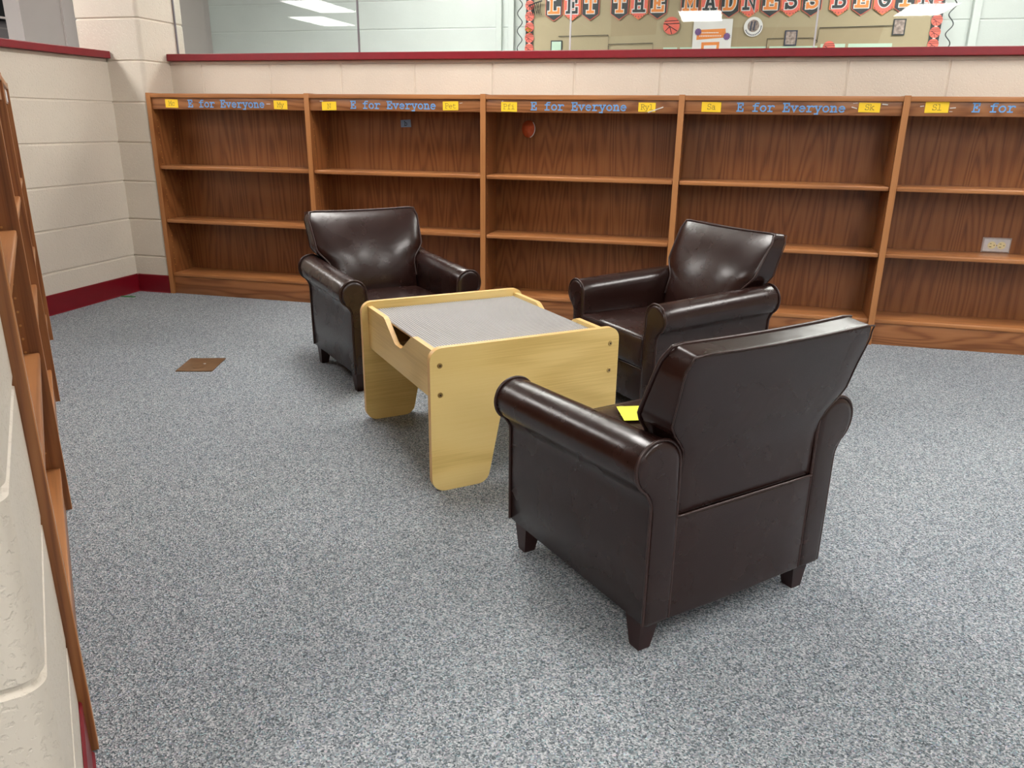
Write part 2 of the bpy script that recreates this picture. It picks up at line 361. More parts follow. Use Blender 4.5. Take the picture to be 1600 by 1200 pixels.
# ------------------------------------------------------------ stroke lettering (slab-serif, cap height 1)
def arc(cx, cy, rx, ry, a0, a1, n=12):
    return [(cx+rx*cos(radians(a0+(a1-a0)*k/n)), cy+ry*sin(radians(a0+(a1-a0)*k/n))) for k in range(n+1)]
G = {
 'E': [[(.2,0),(.2,1)],[(.05,0),(.8,0),(.8,.27)],[(.05,1),(.76,1),(.76,.75)],[(.2,.52),(.52,.52)],[(.52,.4),(.52,.64)]],
 'f': [[(.38,0),(.38,.82)]+arc(.56,.82,.18,.18,180,90,6)+[(.82,1)],[(.14,.68),(.74,.68)],[(.14,0),(.7,0)]],
 'o': [arc(.45,.34,.34,.34,0,360,24)],
 'r': [[(.1,.68),(.3,.68),(.3,0)],[(.1,0),(.6,0)],[(.3,.45),(.42,.6),(.58,.69),(.76,.68),(.84,.6)]],
 'v': [[(.14,.68),(.45,.02),(.76,.68)],[(.02,.68),(.3,.68)],[(.6,.68),(.88,.68)]],
 'e': [[(.11,.37),(.79,.37)]+arc(.45,.34,.34,.34,8,315,22)],
 'y': [[(.14,.68),(.46,.04)],[(.78,.68),(.36,-.28)],[(.1,-.28),(.46,-.28)],[(.02,.68),(.3,.68)],[(.62,.68),(.9,.68)]],
 'n': [[(.06,.68),(.2,.68),(.2,0)],[(.2,.44),(.32,.62),(.48,.7),(.62,.64),(.7,.48),(.7,0)],[(.06,0),(.34,0)],[(.57,0),(.84,0)]],
 'M': [[(.14,0),(.14,1),(.45,.4),(.76,1),(.76,0)],[(.0,0),(.3,0)],[(.6,0),(.9,0)],[(0,1),(.14,1)],[(.76,1),(.9,1)]],
 'N': [[(.16,0),(.16,1),(.74,.02),(.74,1)],[(.02,0),(.34,0)],[(.02,1),(.16,1)],[(.58,1),(.9,1)]],
 'c': [arc(.46,.34,.34,.34,45,325,18)+[(.74,.12)],[(.72,.68),(.72,.46)]],
 'P': [[(.2,0),(.2,1)],[(.05,1),(.5,1)]+arc(.5,.74,.28,.26,90,-90,10)+[(.2,.48)],[(.05,0),(.5,0)]],
 't': [[(.32,.92),(.32,.18)]+arc(.5,.18,.18,.17,180,270,5)+[(.66,.02),(.8,.1)],[(.12,.68),(.74,.68)]],
 'i': [[(.16,.68),(.45,.68),(.45,0)],[(.12,0),(.78,0)],[(.43,.9),(.47,.98)]],
 'R': [[(.18,0),(.18,1)],[(.04,1),(.48,1)]+arc(.48,.76,.26,.24,90,-90,10)+[(.18,.52)],[(.46,.52),(.74,.02),(.9,0)],[(.04,0),(.38,0)]],
 'l': [[(.16,1),(.45,1),(.45,0)],[(.12,0),(.78,0)]],
 'S': [arc(.46,.74,.3,.26,25,225,12)+arc(.46,.28,.32,.28,60,-155,14),[(.74,1),(.74,.78)],[(.14,0),(.14,.24)]],
 'a': [[(.14,.58),(.3,.69),(.5,.68),(.64,.58),(.64,.0),(.82,0)],arc(.4,.2,.27,.2,45,315,16)+[(.64,.16)],[(.64,.38),(.58,.4)]],
 'k': [[(.08,1),(.24,1),(.24,0)],[(.24,.26),(.7,.68)],[(.4,.4),(.78,0)],[(.08,0),(.38,0)],[(.56,.68),(.84,.68)],[(.62,0),(.9,0)]],
 'b': [[(.06,1),(.22,1),(.22,0),(.06,0)],arc(.48,.34,.28,.34,160,-160,18)],
 'L': [[(.25,0),(.25,1)],[(.08,0),(.82,0),(.82,.28)],[(.08,1),(.46,1)]],
 'T': [[(.45,0),(.45,1)],[(.25,0),(.65,0)],[(.1,.75),(.1,1),(.8,1),(.8,.75)]],
 'H': [[(.22,0),(.22,1)],[(.68,0),(.68,1)],[(.22,.5),(.68,.5)],[(.06,0),(.38,0)],[(.52,0),(.84,0)],[(.06,1),(.38,1)],[(.52,1),(.84,1)]],
 'A': [[(.16,0),(.38,1),(.52,1),(.74,0)],[(.26,.36),(.64,.36)],[(.02,0),(.32,0)],[(.58,0),(.88,0)]],
 'D': [[(.22,0),(.22,1)],[(.06,0),(.5,0)]+arc(.5,.5,.28,.5,-90,90,12)+[(.06,1)]],
 'B': [[(.2,0),(.2,1)],[(.05,1),(.5,1)]+arc(.5,.76,.22,.24,90,-90,8)+[(.2,.52)],[(.05,0),(.52,0)]+arc(.52,.26,.26,.26,-90,90,8)],
 'G': [arc(.48,.5,.34,.5,50,330,16)+[(.8,.4),(.5,.4)]],
 'I': [[(.45,0),(.45,1)],[(.2,0),(.7,0)],[(.2,1),(.7,1)]],
}
def write(mb, text, x, z, cap, w, m, y, t=.0008, adv=.99, slant=0, rot=0):
    """text on a plane facing -y; front face at y, thickness t behind it"""
    for ci, ch in enumerate(text):
        if ch == ' ': continue
        for li, pl in enumerate(G[ch]):
            q = [((px+ci*adv)*cap, py*cap) for px, py in pl]
            q = [Vector((a*cos(rot)-b*sin(rot)+x, a*sin(rot)+b*cos(rot)+z)) for a, b in q]
            q = [p for i, p in enumerate(q) if i == 0 or (p-q[i-1]).length > 1e-6]
            loop = (q[0]-q[-1]).length < 1e-5
            if loop: q = q[:-1]
            n = len(q); Lf = []; Rt = []
            for i, p in enumerate(q):
                a = q[(i-1) % n] if (loop or i > 0) else None; b = q[(i+1) % n] if (loop or i < n-1) else None
                d1 = (p-a).normalized() if a is not None else None; d2 = (b-p).normalized() if b is not None else None
                if d1 is None: d1 = d2; p = p-d2*w*.5
                elif d2 is None: d2 = d1; p = p+d1*w*.5
                tt = d1+d2
                tt = tt.normalized() if tt.length > 1e-6 else d1
                nn = Vector((-tt.y, tt.x)); k = w*.5/max(.45, tt.dot(d1))
                Lf.append(p+nn*k); Rt.append(p-nn*k)
            yy = y - li*t*.12
            vs = [(a.x, yy, a.y) for a in Lf] + [(a.x, yy, a.y) for a in Rt] + [(a.x, y+t, a.y) for a in Lf] + [(a.x, y+t, a.y) for a in Rt]
            fs = []
            for i in range(n if loop else n-1):
                j = (i+1) % n
                fs += [(i, n+i, n+j, j), (i, j, 2*n+j, 2*n+i), (n+i, 3*n+i, 3*n+j, n+j)]
            if not loop: fs += [(0, 2*n, 3*n, n), (n-1, 2*n-1, 4*n-1, 3*n-1)]
            mb.add(vs, fs, m)

# ------------------------------------------------------------ block walls
BL = .2032
GROUT = block_mat('grimy_shaded_joint_paint', (170, 160, 150))  # joint grime, with the shade of the grooves also put into this darker colour
def block_face(mb, o, u, n, length, zs, m, x0=0, head=True, g=.0042, d=.0055, off=0):
    """recessed-joint block face starting at o (z=0), running along u, facing n. zs: bed joint heights"""
    o = Vector(o); u = Vector(u).normalized(); n = Vector(n).normalized()
    for r, (z0, z1) in enumerate(zip(zs, zs[1:])):
        if head:
            k = []; s = x0 + (BL if (r+off) % 2 else 0) - 2*BL
            while s < length:
                k.append(s); s += 2*BL
            k = [q for q in k if 0 < q < length]
            xs = [0]+k+[length]
        else: xs = [0, length]
        for i, (a, b) in enumerate(zip(xs, xs[1:])):
            ga = g if i > 0 else 0; gb = g if i < len(xs)-2 else 0
            def P(s, z, q): return o + u*s + Vector((0,0,1))*z - n*q
            def ring(e, q):
                fa = e if ga else 0; fb = e if gb else 0
                return [P(a+fa, z0+e, q), P(b-fb, z0+e, q), P(b-fb, z1-e, q), P(a+fa, z1-e, q)]
            R = [ring(0, d), ring(g*.5, d), ring(g*1.6, 0)]
            vs = [v for q in R for v in q]; fs = []
            for j in (0, 1):
                for q in range(4): fs.append((j*4+q, j*4+(q+1) % 4, (j+1)*4+(q+1) % 4, (j+1)*4+q))
            mb.add(vs[:8], fs[:4], GROUT); mb.add(vs, fs[4:] + [(8, 9, 10, 11)], m)
def swept(mb, path, zs, m, g=.0042, d=.0055, closed=True):
    """wall outline path (x,y), CCW seen from above, extruded with recessed bed joints"""
    n = len(path); norm = []
    for i in range(n):
        a = Vector(path[(i-1) % n]); b = Vector(path[(i+1) % n]); p = Vector(path[i])
        e1 = (p-a).normalized(); e2 = (b-p).normalized()
        t = (e1+e2).normalized(); norm.append(Vector((t.y, -t.x))/max(.5, t.dot(e1)))
    prof = []
    for i, z in enumerate(zs):
        if i > 0: prof += [(z-g*1.6, 0), (z-g*.5, d)]
        if i < len(zs)-1: prof += [(z+g*.5, d), (z+g*1.6, 0)] if i > 0 else [(z, 0)]
    prof[-1] = (zs[-1], 0); prof[-2] = (zs[-1]-.001, 0)
    vs = [(path[i][0]-norm[i].x*q, path[i][1]-norm[i].y*q, z) for z, q in prof for i in range(n)]
    fs = []
    for j in range(len(prof)-1):
        for i in range(n): fs.append((j*n+i, j*n+(i+1) % n, (j+1)*n+(i+1) % n, (j+1)*n+i))
    fs.append(tuple(range((len(prof)-1)*n, len(prof)*n))); fs.append(tuple(range(n))[::-1])
    mb.add(vs, fs, m)
def bull(cx, cy, r, a0, a1, n=10): return [(cx+r*cos(radians(a0+(a1-a0)*k/n)), cy+r*sin(radians(a0+(a1-a0)*k/n))) for k in range(n+1)]

XMIN, XMAX, YMIN = -6.5, 8.0, -16.0
XL = -.2115      # left half wall face
YB = .226        # back half wall face
HALL = 2.55
ZS6 = [BL*k for k in range(7)]
ZTOP = [BL*k for k in range(12)] + [CEIL]
# floor and ceiling
mb = MB(); mb.box(XMIN, XMAX, YMIN, HALL+.2, -.1, 0, CARPET); struct(mb.build('floor'))
mb = MB(); mb.box(XMIN, XMAX, YMIN, HALL+.2, CEIL, CEIL+.1, TILE); struct(mb.build('ceiling'))
# back half wall (behind the bookcases)
mb = MB()
block_face(mb, (0, YB, 0), (1,0,0), (0,-1,0), XMAX, ZS6[:6]+[6*BL], CREAM, x0=1.419 % (2*BL), off=1)
mb.box(0, XMAX, YB+.004, .38, 0, 6*BL+.01, CREAM)
struct(mb.build('wall_back'))
mb = MB(); mb.box(0, XMAX, YB, .38, 2.15, CEIL, CREAM); struct(mb.build('wall_above_window'))
# corner pillar with bullnose edges
R = .025
px0, px1, py0, py1 = -.385, 0.003, .005, .382
path = bull(px0+R, py0+R, R, 180, 270) + bull(px1-R, py0+R, R, 270, 360) + bull(px1-R, py1-R, R, 0, 90) + bull(px0+R, py1-R, R, 90, 180)
mb = MB(); swept(mb, path, ZTOP, CREAM); struct(mb.build('wall_corner_pillar', smooth=14))
# left half wall, then the diagonal half wall
n_ = Vector((1, 1, 0))/sqrt(2); u_v = Vector((1, -1, 0))/sqrt(2)
DN = -.5984
def nu(n, u, z=0): return n_*n + u_v*u + Vector((0, 0, z))
WN = DN-.222
cy_ = sqrt(2)*WN - XL      # where the left wall meets the diagonal one
mb = MB()
block_face(mb, (XL, cy_, 0), (0,1,0), (1,0,0), .005-cy_, ZS6, CREAM, head=False)
mb.box(XL-.19, XL-.004, cy_-.08, .003, 0, 6*BL+.01, CREAM)
struct(mb.build('wall_left'))
PU0, PU1 = 3.565, 3.945; PN = -.6136
mb = MB()
c0 = nu(WN, PU0); c1 = Vector((XL, cy_, 0)); L_ = (c1-c0).length
block_face(mb, c0, (c1-c0), n_, L_, ZS6, CREAM, head=False)
a = [nu(WN-.004, PU0), nu(WN-.004, (c1.x-c1.y)/sqrt(2)), nu(WN-.19, (c1.x-c1.y)/sqrt(2)+.1), nu(WN-.19, PU0)]
mb.prism([(q.x, q.y) for q in a], 0, 6*BL+.01, CREAM, 'z')
struct(mb.build('wall_diagonal'))
def tr(pts): return [tuple((n_*a + u_v*b).xy) for a, b in pts]
R = .025
pn = [(PN-R+R*cos(radians(a)), PU1-R+R*sin(radians(a))) for a in range(0, 91, 9)]
pn2 = [(PN-.4+R-R*cos(radians(a)), PU1-R+R*sin(radians(a))) for a in range(90, -1, -9)]
path = tr([(PN, PU0)] + pn + pn2 + [(PN-.4, PU0)])
area = sum(p[0]*q[1]-q[0]*p[1] for p, q in zip(path, path[1:]+path[:1]))
if area < 0: path.reverse()
mb = MB(); swept(mb, path, ZTOP, CREAM); struct(mb.build('wall_near_pillar', smooth=14))
# red base along the walls
def base_run(name, p0, p1, n, h=.1, t=.005):
    p0 = Vector(p0); p1 = Vector(p1); n = Vector(n).normalized()
    prof = [(0.0006, 0), (t+.004, 0), (t, .006), (t, h-.004), (t-.003, h), (0.0006, h)]
    mb = MB(); vs = [p + n*a + Vector((0,0,b)) for p in (p0, p1) for a, b in prof]; k = len(prof)
    mb.add(vs, [tuple(range(k)), tuple(range(k, 2*k))[::-1]] + [(i, (i+1) % k, k+(i+1) % k, k+i) for i in range(k)], BASERED)
    return struct(mb.build(name))
base_run('baseboard_left', (XL, cy_+.01, 0), (XL, .004, 0), (1,0,0))
base_run('baseboard_pillar', (XL+.009, .005, 0), (-.003, .005, 0), (0,-1,0))
base_run('baseboard_diagonal', nu(PN, PU0+.001), nu(PN, PU1-.024), n_)
base_run('baseboard_near', nu(PN-.024, PU1), nu(PN-.37, PU1), u_v)
# red sills
mb = MB(); mb.box(.006, XMAX-.01, YB-.03, .384, 1.231, 1.266, SILLRED, .003); struct(mb.build('trim_back_sill'))
mb = MB(); mb.box(XL-.21, XL+.028, cy_-.02, .002, 1.231, 1.266, SILLRED, .003); struct(mb.build('trim_left_sill'))
a = [nu(WN+.028, PU0-.003), nu(WN+.028, (c1.x-c1.y)/sqrt(2)+.03), nu(WN-.21, (c1.x-c1.y)/sqrt(2)+.13), nu(WN-.21, PU0-.003)]
mb = MB(); mb.prism([(q.x, q.y) for q in a], 1.231, 1.266, SILLRED, 'z'); struct(mb.build('trim_diagonal_sill'))
# interior window: butt-jointed glass
edges = [.004, 1.086, 2.190, 3.304, 4.41, 5.51, 6.6, XMAX-.01]
gw = bpy.data.objects.new('window_1', None); COL.objects.link(gw); struct(gw)
for i, (a, b) in enumerate(zip(edges, edges[1:])):
    mb = MB(); mb.add([(a+.003,.300,1.266),(b-.003,.300,1.266),(b-.003,.300,2.15),(a+.003,.300,2.15)], [(0,1,2,3)], GLASS)
    mb.build('glass_pane', gw, fix=False)
for i, a in enumerate(edges[:-1]):
    mb = MB(); w = .0035; mb.box(a-w+(.004 if i == 0 else 0), a+w+(.002 if i == 0 else 0), .296, .306, 1.266, 2.15, SEALD if i < 2 else SEAL); mb.build('glass_joint', gw)
# outer shell of the library and the hall beyond
def shell(name, x0, x1, y0, y1, z0, z1, m=CREAM):
    mb = MB(); mb.box(x0, x1, y0, y1, z0, z1, m); return struct(mb.build(name))
shell('wall_right', XMAX, XMAX+.1, YMIN, HALL+.2, 0, CEIL)
shell('wall_front', XMIN, XMAX, YMIN-.1, YMIN, 0, CEIL)
shell('wall_far_left', XMIN-.1, XMIN, YMIN, HALL+.2, 0, CEIL)
mb = MB()
block_face(mb, (-1.3, HALL, 0), (1,0,0), (0,-1,0), XMAX+1.3, ZTOP, WHITE, head=False)
mb.box(-1.3, XMAX, HALL+.004, HALL+.15, 0, CEIL, WHITE)
struct(mb.build('wall_hall'))
# hall: stub wall at the left end (grey), dark brick beyond with a black shopfront band over it
mb = MB(); mb.box(-1.42, -1.3, .605, HALL+.15, 0, CEIL, GREY_P); mb.box(-1.3, -1.285, .93, 1.0, 0, CEIL, GREY_P); struct(mb.build('wall_hall_end'))
shell('wall_hall_brick', -2.95, -2.8, -1.5, HALL+.15, 0, 1.67, BRICK)
mb = MB(); mb.box(-2.95, -2.8, -1.5, HALL+.15, 1.67, CEIL, BLACKM)
mb.box(-2.8, -2.76, -1.5, HALL, 1.685, 1.70, GREY_P); struct(mb.build('trim_hall_dark_frame'))
# door frame trim on the hall wall, left of the notice board, and pilaster right of it
mb = MB(); mb.box(1.19, 1.235, HALL-.03, HALL+.002, 0, 2.15, WHITE, .003); mb.box(1.29, 1.335, HALL-.045, HALL+.002, 0, 2.15, WHITE, .003)
struct(mb.build('trim_hall_left'))
mb = MB(); mb.box(4.46, 4.51, HALL-.05, HALL+.002, 0, 2.4, WHITE, .004); struct(mb.build('trim_hall_right'))

# ------------------------------------------------------------ ceiling lights
def troffer(x, y, rz=0, g='ceiling lights over the library'):
    t = thing('ceiling_light', 'recessed white ceiling light panel over the library', 'light', (x, y, CEIL), rz, g)
    mb = MB()
    for q in ((-.31,.31,-.62,-.6),(-.31,.31,.6,.62),(-.31,-.29,-.6,.6),(.29,.31,-.6,.6)): mb.box(q[0], q[1], q[2], q[3], -.012, -.0005, WHM)
    mb.build('frame', t)
    mb = MB(); mb.box(-.289, .289, -.599, .599, -.008, -.0006, DIFF); mb.build('diffuser', t)
for x, y in ((-1.1,-1.0), (1.8,-1.0), (4.9,-1.0), (-1.1,-3.4), (4.9,-3.2), (2.3,-4.9), (5.3,-5.8),
             (-2.63,-6.5), (-3.39,-8.05), (2.46,-8.3), (5.38,-8.1)):
    troffer(x, y)
for x in (-2.1, 1.0, 4.4):  # leftmost panel is an added, unseen lamp that brightens the dark brick
    t = thing('unseen_hall_light', 'unseen ceiling light panel over the hall', 'light', (x, .9 if x < 0 else 1.45, CEIL), pi/2, 'ceiling lights over the hall')
    mb = MB(); mb.box(-.3, .3, -.6, .6, -.012, -.0005, DIFF); mb.build('diffuser', t)

# ------------------------------------------------------------ bookcases
PW = .9144; BT = .0254; BD = .214
def pins(mb, x, face, zlo=.16, zhi=.98):
    for y in (.035, .165):
        z = zlo
        while z < zhi:
            mb.cyl((x, y, z), .0028, .0012*face, BRASS, 'x', 8); z += .032
def bookcase(label, origin, rz, text=None, cards=(), last=False, first=False, x_text=.25, tapes=(), shelves=(.413, .697), z_text=.996, sheets=True):
    t = thing('bookcase', label, 'bookcase', origin, rz, 'low oak bookcases')
    mb = MB(); mb.box(0, BT, .0012, BD, 0, 1.0638, W_Z); mb.box(-.0002, BT+.0002, 0, .0014, 0, 1.064, W_E); pins(mb, BT, 1)
    if not first: pins(mb, 0, -1)
    mb.build('side_panel', t, 30)
    if last:
        mb = MB(); mb.box(PW+.0002, PW+BT, .0012, BD, 0, 1.0638, W_Z); mb.box(PW, PW+BT+.0002, 0, .0014, 0, 1.064, W_E); pins(mb, PW, -1); mb.build('side_panel', t, 30)
    a, b = BT+.0004, PW-.0002
    mb = MB(); mb.box(a, b, .2, .207, 0, 1.04, W_Z); mb.build('back_panel', t)
    mb = MB(); mb.box(a, b, .001, BD, 1.0405, 1.061, W_X, .0015); mb.build('top', t, 30)
    mb = MB(); mb.box(a, b, .009, .026, .984, 1.040, W_K, .001); mb.build('fascia', t, 30)
    mb = MB(); mb.box(a, b, .010, .1995, .098, .117, W_X, .003); mb.build('bottom_shelf', t, 30)
    mb = MB(); mb.box(a, b, .014, .030, 0, .0975, W_K, .001); mb.build('kick_board', t, 30)
    for z in shelves:
        mb = MB(); mb.box(a+.001, b-.001, .008, .1985, z-.019, z, W_X, .004); mb.build('shelf', t, 30)
    if text:
        for wd_, k in (('E', 0), ('for', 2), ('Everyone', 6)):
            mb = MB(); write(mb, wd_, x_text+k*.99*.0322, z_text, .0322, .0054, BLUE, .0082)
            o = mb.build('lettering', t); o['label'] = 'blue lettering reading ' + wd_
    for tx, x0, x1, z0, z1 in cards:
        mb = MB(); sl = .0015 if tx in ('Sl', 'Pet', 'N') else -.0012
        mb.prism([(x0, z0), (x1, z0+sl), (x1, z1+sl), (x0, z1)], .0072, .0086, YEL)
        c = mb.build('label_card', t); c['label'] = 'yellow card reading ' + tx
        mb = MB(); cap = .0215; w = len(tx)*cap*.86
        write(mb, tx, (x0+x1)/2-w/2, (z0+z1)/2-cap*.48, cap, .0017, INK, .0068, .0004, adv=.86)
        mb.build('lettering', c)
    for x0, z0, x1, z1, w in tapes:
        mb = MB(); d = Vector((x1-x0, z1-z0)).normalized(); q = Vector((-d.y, d.x))*w/2
        mb.prism([(x0+q.x, z0+q.y), (x0-q.x, z0-q.y), (x1-q.x, z1-q.y), (x1+q.x, z1+q.y)], .0066, .0071, TAPE)
        mb.build('tape_scrap', t)
    return t
EV = 'E for Everyone'
bc = []
bc.append(bookcase('oak bookcase in the wall corner, end unit with cards Mc and My', (0,0,0), 0, EV,
    [('Mc', .109, .184, .992, 1.033), ('My', .741, .816, .989, 1.030)], first=True, x_text=.244, tapes=[(.700,1.013,.722,1.013,.003)]))
bc.append(bookcase('oak bookcase behind the left armchair, with cards N and Pet', (PW,0,0), 0, EV,
    [('N', .093, .170, .985, 1.025), ('Pet', .726, .803, .990, 1.030)], x_text=.247, tapes=[(.083,1.028,.100,1.028,.003),(.81,1.022,.824,1.024,.002)]))
bc.append(bookcase('oak bookcase with an orange paper cutout inside, cards Pfi and Ryl', (2*PW,0,0), 0, EV,
    [('Pfi', .100, .176, .988, 1.030), ('Ryl', .738, .814, .992, 1.031)], x_text=.242, tapes=[(.782,.989,.848,1.012,.0045),(.104,1.032,.11,1.034,.003)]))
bc.append(bookcase('oak bookcase behind the right armchair, with cards Sa and Sk', (3*PW,0,0), 0, EV,
    [('Sa', .100, .183, .994, 1.035), ('Sk', .744, .828, .998, 1.036)], x_text=.250, z_text=.998, tapes=[(.716,1.018,.738,1.012,.004),(.834,1.03,.856,1.028,.004),(.72,1.032,.738,1.034,.002)]))
bc.append(bookcase('rightmost oak bookcase with a steel outlet inside and card Sl', (4*PW,0,0), 0, EV,
    [('Sl', .085, .174, .997, 1.040)], last=True, x_text=.262, z_text=1.003, tapes=[(.066,1.022,.080,1.024,.003),(.178,1.016,.200,1.018,.004),(.178,1.003,.190,1.003,.002)]))
mb = MB(); mb.prism([(.431,.909),(.486,.911),(.484,.948),(.430,.944)], .1985, .1998, LBLUE)
c = mb.build('label_card', bc[1]); c['label'] = 'small pale blue card reading b'
mb = MB(); write(mb, 'b', .449, .918, .02, .0028, INKB, .198, .0005); mb.build('lettering', c)
# diagonal row at the left, seen almost edge on
U0 = 3.560
for i, lb in enumerate(('nearest bookcase of the slanted row at the left edge, beside the block pillar',
                        'middle bookcase of the slanted row at the left edge',
                        'farthest bookcase of the slanted row at the left edge')):
    o = nu(DN, U0-i*PW)
    t = bookcase(lb, o, radians(135), last=(i == 2), first=(i == 0), shelves=(.413, .697))
    if i == 2:
        mb = MB(); mb.prism([(.72,.992),(.84,.992),(.84,1.035),(.72,1.035)], .0072, .0086, OFFW); mb.build('label_card', t)
        mb = MB(); mb.prism([(.86,.990),(.90,.990),(.90,1.03),(.86,1.03)], .0072, .0086, LBLUE); mb.build('label_card', t)
# orange paper cutout stuck inside the third bookcase
t = thing('paper_cutout', 'round orange paper cutout with curled white edge stuck inside a bookcase', 'paper decoration', (2.02, .190, .91))
mb = MB(); nr, na = 6, 28; vs = [(0, -.016, 0)]; fs = []
for i in range(1, nr+1):
    for k in range(na):
        a = 2*pi*k/na; r = .036*i/nr
        x = r*cos(a)*(.95); z = r*sin(a)*1.12
        y = -.001 - .018*(1-(i/nr)**2) - .010*max(0, cos(a+.6))*(i/nr)**2 - .004*sin(3*a)*(i/nr)
        vs.append((x, y, z))
for k in range(na): fs.append((0, 1+k, 1+(k+1) % na))
for i in range(nr-1):
    for k in range(na): fs.append((1+i*na+k, 1+i*na+(k+1) % na, 1+(i+1)*na+(k+1) % na, 1+(i+1)*na+k))
mb.add(vs, fs, ORANGE); mb.build('orange_disc', t, 60)
mb = MB(); pa = [(.034*.95*cos(a)+.0015, -.006-.010*max(0, cos(a+.6)), .036*1.12*sin(a)) for a in [radians(-75+i*6) for i in range(22)]]
mb.tube(pa, .0022, OFFW, 6); o = mb.build('white_edge', t, 60); 
# outlet on the back of the last bookcase
t = thing('wall_outlet', 'steel double outlet plate set sideways in the rightmost bookcase', 'outlet', (4.168, .1998, .4465))
mb = MB()
pl = [(-.0575,-.033),(.0575,-.033),(.0575,.033),(-.0575,.033)]; s = .0515/.0575; s2 = .027/.033
vs = [(a, 0, b) for a, b in pl] + [(a, -.001, b) for a, b in pl] + [(a*s, -.006, b*s2) for a, b in pl]
mb.add(vs, [(0,1,2,3)] + [(j*4+i, j*4+(i+1) % 4, j*4+4+(i+1) % 4, j*4+4+i) for j in (0,1) for i in range(4)] + [(8,9,10,11)], STEEL)
mb.build('cover_plate', t)
for sx in (-.0195, .0195):
    mb = MB(); mb.cyl((sx, -.006, 0), .0165, .002, IVORY, 'y', 24)
    mb.cyl((sx+.009, -.008, 0), .0022, .0003, DARK, 'y', 10)
    mb.box(sx-.009, sx-.002, -.0083, -.008, .0055, .0075, DARK); mb.box(sx-.010, sx-.001, -.0083, -.008, -.0082, -.0058, DARK)
    mb.build('receptacle', t, 30)
mb = MB(); mb.cyl((0, -.006, 0), .0028, .0014, SCREWM, 'y', 12); mb.build('screw', t, 30)

# ------------------------------------------------------------ floor outlet cover and scrap
ang = math.atan2(-1.225+1.055, 1.10-.97)
t = thing('floor_outlet_cover', 'brown metal outlet cover plate set in the carpet', 'outlet cover', (1.004, -1.141, 0), radians(17))
mb = MB(); mb.box(-.071, .071, -.088, .088, .0002, .004, BRONZE, .0015); mb.build('plate', t, 30)
for sy in (-.03, ):
    mb = MB(); mb.cyl((-.0, -.035, .004), .022, .0008, BRONZE, 'z', 24); mb.build('receptacle_lid', t, 30)
mb = MB(); mb.cyl((.012, .005, .004), .0055, .0016, STEEL, 'z', 14); mb.build('screw', t, 30)
mb = MB(); mb.prism([(-.045,-.006),(-.01,-.011),(.03,-.003),(.042,.006),(.012,.009),(-.03,.004)], .0005, .004, GREEN, 'z')
o = mb.build('paper_scrap'); o.location = (-.155, -.155, 0); tag(o, 'tiny green scrap on the carpet by the red base', 'scrap')

# ------------------------------------------------------------ activity table
TL, TW, TH = .572, .607, .397
tb = thing('activity_table', 'square maple play table with notched sides and grey studded top', 'table', (2.288, -1.960, 0), .725)
def rnd(pts, n=6):
    """pts: (x,z,r) -> rounded outline"""
    out = []
    for i, (x, z, r) in enumerate(pts):
        p = Vector((x, z)); a = Vector(pts[i-1][:2]); b = Vector(pts[(i+1) % len(pts)][:2])
        if r <= 0: out.append((x, z)); continue
        d1 = (a-p).normalized(); d2 = (b-p).normalized(); th = d1.angle(d2)/2
        L = r/math.tan(th); s, e = p+d1*L, p+d2*L; c = p + (d1+d2).normalized()*(r/sin(th))
        a0 = math.atan2(s.y-c.y, s.x-c.x); a1 = math.atan2(e.y-c.y, e.x-c.x); da = (a1-a0+pi) % (2*pi)-pi
        out += [(c.x+r*cos(a0+da*k/n), c.y+r*sin(a0+da*k/n)) for k in range(n+1)]
    return out
half = [(0,0,.038),(.162,0,.034),(.212,.235,.03)]
out = rnd([(0,TH,.034),(0,0,.038),(.162,0,.034),(.210,.235,.03),(TL-.210,.235,.03),(TL-.162,0,.034),(TL,0,.038),(TL,TH,.034)])
for y in (0, TW-.018):
    mb = MB(); mb.prism(out, y, y+.018, MAPLE, 'y', MAPLE_EDGE); mb.build('side_panel', tb, 35)
# cross panels with a notch, running between the side panels
zt, zb, nb = .383, .249, .325
prof = [(.0185,zb),(TW-.0185,zb),(TW-.0185,zt),(.430,zt),(.418,zt-.004),(.338,nb+.003),(.328,nb-.001),(.280,nb-.001),(.271,nb+.003),(.192,zt-.004),(.180,zt),(.0185,zt)]
for x in (.020, TL-.035):
    mb = MB(); mb.prism(prof, x, x+.015, MAPLE_Y, 'x', MAPLE_EDGE); mb.build('end_panel', tb)
mb = MB(); mb.box(.036, TL-.036, .0185, TW-.0185, .249, .255, MAPLE); mb.build('storage_bottom', tb)
mb = MB(); ax0, ax1, ay0, ay1 = .0365, TL-.0365, .020, TW-.020
mb.box(ax0, ax1, ay0, ay1, .3655, .3685, MAPLE_EDGE)
mb.box(ax0, ax1, ay0, ay1, .3685, .3715, PLASTIC)
nx = int((ax1-ax0)/.008); ny = int((ay1-ay0)/.008)
ring = [(cos(pi/4*k)*.0025, sin(pi/4*k)*.0025) for k in range(8)]
vs = []; fs = []
for i in range(nx):
    for j in range(ny):
        cx = ax0+.004+(ax1-ax0-.008)*i/(nx-1); cy = ay0+.004+(ay1-ay0-.008)*j/(ny-1); k = len(vs)
        vs += [(cx+a, cy+b, .3715) for a, b in ring] + [(cx+a, cy+b, .3733) for a, b in ring]
        fs += [tuple(k+8+q for q in range(8))] + [(k+q, k+(q+1) % 8, k+8+(q+1) % 8, k+8+q) for q in range(8)]
mb.add(vs, fs, PLASTIC)
o = mb.build('studded_plate', tb, fix=False); o['label'] = 'light grey studded building plate'
